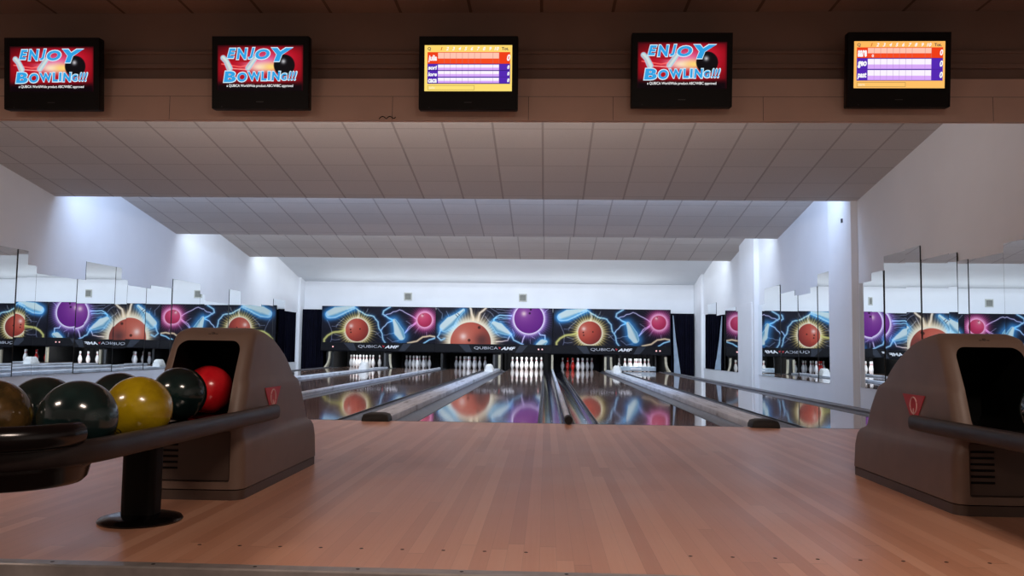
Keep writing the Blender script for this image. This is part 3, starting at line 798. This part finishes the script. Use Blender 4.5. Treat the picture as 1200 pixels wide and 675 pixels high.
# ------------------------------------------------------------------ televisions
def scr_enjoy(u, v):
    A = Art(u*600, v*315, (150, 10, 22)); A.c[:] = (176, 14, 30)
    U, V = A.U, A.V
    r = np.hypot((U-300)/420, (V-150)/190)
    A.over(np.clip((r-.55)/.55, 0, 1), (52, 4, 12))
    A.over(np.exp(-((U-480)**2/150**2+(V-60)**2/60**2))*.5, (220, 20, 40))
    A.over(np.exp(-((U-330)**2/130**2+(V-110)**2/60**2))*.8, (232, 120, 196))
    A.over(np.exp(-((U-300)**2/90**2+(V-150)**2/36**2)), (250, 224, 200))
    A.over(np.exp(-((U-380)**2/60**2+(V-150)**2/30**2)), (255, 214, 120))
    A.bolt([(60, 100), (240, 110)], 12, (160, 20, 30), (80, 0, 10), 16)
    A.bolt([(30, 130), (160, 150), (210, 140)], 3, (240, 120, 110), (200, 60, 60), 6)
    A.bolt([(80, 160), (220, 170)], 3, (240, 190, 180), (200, 60, 60), 6)
    d = np.hypot(U-468, V-138); A.over(np.clip((76-d)/5, 0, 1), (14, 12, 16))
    A.over(np.exp(-((U-462)**2+(V-112)**2)/16**2)*.9, (210, 210, 215))
    A.pin([(40, 88, 14), (62, 112, 14), (85, 160, 17)], glow=(200, 80, 80), gw=6, shade=(190, 170, 180))
    A.pin([(262, 92, 12), (245, 115, 13), (215, 158, 14)], glow=(200, 80, 80), gw=6, shade=(190, 170, 180))
    A.over(np.clip((V-245)/40, 0, 1), (10, 2, 8))
    A.over(np.clip((14-V)/14, 0, 1), (40, 4, 10))
    A.over(np.clip((10-U)/10, 0, 1)*.6, (30, 4, 10)); A.over(np.clip((U-585)/15, 0, 1)*.7, (60, 4, 14))
    return A.c
def rect(A, x0, y0, x1, y1, col): A.over(((A.U >= x0) & (A.U < x1) & (A.V >= y0) & (A.V < y1)).astype(float), col)
def scr_score(rows, bg, y0):
    def f(u, v):
        A = Art(u*675, v*352, bg); A.c[:] = bg
        A.over(A.V/352*.5, tuple(min(255, c+14) for c in bg))
        y = y0
        for i, h in enumerate(rows):
            red = i == 0
            side, hi, lo = ((240, 62, 24), (255, 196, 176), (246, 76, 34)) if red else ((84, 40, 178), (252, 244, 255), (218, 170, 250))
            rect(A, 22, y, 660, y+h-2, side)
            rect(A, 104, y+4, 574, y+h*.53, hi); rect(A, 104, y+h*.53, 574, y+h-5, lo)
            for k in range(11):
                rect(A, 103+k*47, y+3, 105+k*47, y+h-4, (206, 110, 96) if red else (176, 140, 206))
            rect(A, 22, y+h-3, 660, y+h, (90, 30, 50) if red else (52, 24, 112))
            y += h
        rect(A, 24, 306, 386, 342, (120, 90, 40)); rect(A, 26, 308, 384, 340, tuple(min(255, c+10) for c in bg))
        return A.c
    return f
E_blue = emis('screen_text_blue', (44, 160, 226), 1); E_white = emis('screen_text_white', (250, 250, 252), 1)
E_pale = emis('screen_text_outline', (206, 236, 250), 1); E_dk = emis('screen_text_grey', (96, 84, 80), .9); E_or = emis('screen_text_orange', (214, 84, 20), 1)
E_yel = emis('screen_text_cream', (255, 244, 214), 1)
def tv(x, kind, label, z=2.885, names=None, rz=0.0):
    t = thing('television', label, 'television', (x, -.66, z), 0, 'televisions on the fascia beam', rx=math.radians(-5)*-1*-1)
    t.rotation_euler = (math.radians(5), 0, rz)
    W, H = .405, .30
    # cabinet: rim around the screen, deep lower speaker bar
    sw, sh, sz = .357, .187, .037                         # screen half size and its centre height
    b = B().box(-W, W, -.03, .055, -H, H, .012, 3)
    b.box(-.28, .28, .055, .10, -.2, .22, .02, 2)
    b.obj('cabinet', M_bezel, t, 40)
    b = B()                                               # raised bezel frame
    for x0, x1, z0, z1 in ((-W+.004, -sw, -H+.004, H-.004), (sw, W-.004, -H+.004, H-.004), (-sw, sw, sz+sh, H-.004), (-sw, sw, -H+.004, sz-sh)):
        b.box(x0, x1, -.036, -.028, z0, z1)
    b.obj('bezel', M_bezel, t)
    s = .714/675
    if kind == 'enjoy':
        sc = painted('screen', 2*sw, 2*sh, 210, 112, scr_enjoy, M_screen, t, (0, -.0315, sz))
        def fit(nm, ch, u0, u1, v0, v1, m, dy, shear=0, bold=.02, grow=0):
            me = text_mesh(ch, 1.0, shear=shear, offset=bold)
            co = np.array([v.co[:] for v in me.vertices]); lo, hi = co.min(0), co.max(0)
            X0, X1 = (u0-.5)*2*sw-grow, (u1-.5)*2*sw+grow; Z0, Z1 = (.5-v1)*2*sh-grow, (.5-v0)*2*sh+grow
            sx_, sz_ = (X1-X0)/(hi[0]-lo[0]), (Z1-Z0)/(hi[2]-lo[2])
            me.transform(Matrix.Translation((X0, dy, Z0)) @ Matrix.Diagonal((sx_, 1, sz_, 1)) @ Matrix.Translation((-lo[0], 0, -lo[2])))
            o = bpy.data.objects.new(nm, me); C.objects.link(o); me.materials.append(m); o.parent = sc
        for ch, u0, u1, v0, v1, sh_ in (('E', .115, .215, .075, .285, .25), ('N', .225, .35, .07, .31, .15), ('J', .365, .435, .06, .30, .2), ('O', .445, .61, .09, .31, .2), ('Y', .63, .88, .065, .355, .25),
                                        ('B', .075, .215, .575, .81, .1), ('O', .235, .345, .60, .80, .1), ('W', .355, .50, .59, .775, -.1), ('L', .515, .575, .58, .775, .05), ('I', .59, .62, .58, .77, .05),
                                        ('N', .635, .735, .58, .775, .1), ('G', .745, .81, .62, .765, .1), ('!!!', .83, .925, .58, .765, .25)):
            fit('title_outline', ch, u0, u1, v0, v1, E_pale, -.0012, sh_, .07 if ch != '!!!' else .05, .007)
            fit('title_letter', ch, u0, u1, v0, v1, E_blue, -.0024, sh_, .045 if ch != '!!!' else .02)
        fit('caption', 'a QUBICA WorldWide product ABC/WIBC approved', .11, .885, .86, .935, E_white, -.002, 0, .01)
    else:
        rows, bg, y0, nm, marks = names
        sc = painted('screen', 2*sw, 2*sh, 290, 152, scr_score(rows, bg, y0), M_screen, t, (0, -.0315, sz))
        def put(nm_, ch, px, py, size, m, **kw):
            return text(nm_, ch, size, m, sc, ((px/675-.5)*2*sw, -.0015, (.5-py/352)*2*sh), **kw)
        for k in range(1, 11):
            put('frame_number', str(k), 80+47*k, 28, .038, E_or if k == 1 else E_white, shear=.3, offset=.001)
        put('frame_number', 'Q', 36, 28, .034, E_dk, offset=.001); put('frame_number', 'Tot.', 622, 28, .034, E_dk, offset=.001)
        y = y0
        for i, h in enumerate(rows):
            hh = h/352*.374
            o = put('player_name', nm[i], 28, y+h*.56, .05, E_white, align='LEFT', offset=.0022, shear=.15)
            me = o.data; co = np.array([v.co[:] for v in me.vertices]); lo, hi = co.min(0), co.max(0)
            me.transform(Matrix.Diagonal((.072/(hi[0]-lo[0]), 1, hh*.62/(hi[2]-lo[2]), 1)) @ Matrix.Translation((-lo[0], 0, -(lo[2]+hi[2])/2)))
            put('score', '0', 645, y+h*.5, min(.08, h/352*.374*.7), E_white, sx=.75, offset=.0025, shear=.2)
            y += h
        if marks: put('score', '0', 140, y0+rows[0]*.78, .03, E_white, offset=.001)
        put('input_text', nm[0], 36, 324, .03, E_yel, align='LEFT')
    text('maker_mark', 'TV', .012, M_tvlogo, t, (0, -.0365, -.24)) if False else None
    B().box(-.03, .03, -.0375, -.0355, -.243, -.238).obj('name_plate', M_tvlogo, t)
    B().box(-.32, -.314, -.0375, -.0355, -.284, -.279).obj('power_light', M_tvlogo, t)
    b = B().box(-.06, .06, .095, .17, -.06, .06, .004, 1); b.obj('wall_bracket', M_black, t)
    return t
tv(-3.54, 'enjoy', 'television showing blue bowling title on red, leftmost on the beam', z=2.873, rz=.0)
tv(-1.785, 'enjoy', 'television showing blue bowling title on red, second from the left', z=2.883)
tv(-.07, 'score', 'television in the middle showing a score table with four players', z=2.88, names=([92, 50, 50, 50], (255, 216, 110), 52, ['julia', 'sori', 'lore', 'caca'], False))
tv(1.657, 'enjoy', 'television showing blue bowling title on red, right of the middle score screen', z=2.905)
tv(3.375, 'score', 'television at the right end showing a score table with three players', z=2.908, names=([82, 84, 84], (255, 186, 96), 46, ['aare', 'geo', 'past'], True))

# loose cable on the lower edge of the beam
cb = B().tube([(-.83+.012*k*.9, -.505-.003*math.sin(k), 2.545+.022*abs(math.sin(k*.55))) for k in range(14)], .0035, .0035, 8)
o = cb.obj('loose_cable', M_black); tag(o, 'short looped black cable lying on the lower edge of the tan beam', 'cable')
o = B().box(5.05, 5.069, 5.45, 5.5, 2.62, 2.68, .004, 1).obj('wall_sensor', M_tvlogo); tag(o, 'tiny dark sensor near the top of the near right pillar', 'sensor')

# ------------------------------------------------------------------ lights
def area(name, loc, rot, sx, sy, power, col):
    l = bpy.data.lights.new(name, 'AREA'); l.shape = 'RECTANGLE'; l.size = sx; l.size_y = sy; l.energy = power; l.color = col
    o = bpy.data.objects.new(name, l); C.objects.link(o); o.location = loc; o.rotation_euler = rot; return o
XC = (XL+XR)/2; LEN = XR-XL-.3
tilt = math.radians(84)
for y, down, up_fill, col in ((Y1, 225, 80, (.52, .69, 1.0)), (Y2, 185, 60, (.70, .83, 1.0)), (Y3, 130, 80, (.82, .91, 1.0))):
    area('pocket_light', (XC, y+.14, 3.22), (math.radians(64), 0, 0), LEN-.7, .06, down, col)
    area('pocket_light', (XC, y+.10, 3.0), (math.radians(122), 0, 0), LEN-.7, .06, up_fill, col)  # added upward fill beside each tube, brightens the ceiling slopes
area('pocket_light', (XC, -.2, 2.72), (math.radians(132), 0, 0), LEN-4.5, .06, 150, (1.0, .89, .84))
area('masking_top_fill', ((MX[0]+MX[3])/2, 18.2, 1.835), (math.radians(-108), 0, 0), MX[3]-MX[0]-.3, .05, 75, (.86, .93, 1.0))  # added unseen fill strip, lifts the smooth ceiling in front of the bulkhead
PITP = [12, .3, .4, 20, .6, 12]
for i, x in enumerate(LANES):
    area('pin_lamp', (x, 18.13, .78), (math.radians(25), 0, 0), .9, .06, PITP[i], (.92, .96, 1.0))
for x in (-3.6, 1.8):
    area('approach_lamp', (x, -7.6, 3.44), (0, 0, 0), 1.2, .6, 135, (1.0, .80, .68))
w = bpy.data.worlds.new('world'); S.world = w; w.use_nodes = True
w.node_tree.nodes['Background'].inputs[0].default_value = (1.0, .74, .6, 1); w.node_tree.nodes['Background'].inputs[1].default_value = .16

# ------------------------------------------------------------------ camera
cam = bpy.data.cameras.new('camera'); co = bpy.data.objects.new('camera', cam); C.objects.link(co)
yaw, pitch, roll = .0410471, .0718769, .0135631
fwd = Vector((-math.sin(yaw)*math.cos(pitch), math.cos(yaw)*math.cos(pitch), math.sin(pitch)))
rt = Vector((math.cos(yaw), math.sin(yaw), 0)); up = rt.cross(fwd)
c_, s_ = math.cos(roll), math.sin(roll)
r2 = c_*rt+s_*up; u2 = -s_*rt+c_*up
M = Matrix((r2, u2, -fwd)).transposed().to_4x4(); M.translation = Vector((.58367, -7.33737, .6471))
co.matrix_world = M
cam.sensor_width = 36; cam.lens = 980.89*36/1200; cam.clip_start = .05
S.camera = co
S.view_settings.view_transform = 'Standard'; S.view_settings.look = 'None'
S.view_settings.exposure = 0; S.view_settings.gamma = 1; S.view_settings.use_curve_mapping = False
S.cycles.max_bounces = 12; S.cycles.diffuse_bounces = 6; S.cycles.glossy_bounces = 8; S.cycles.sample_clamp_indirect = 4
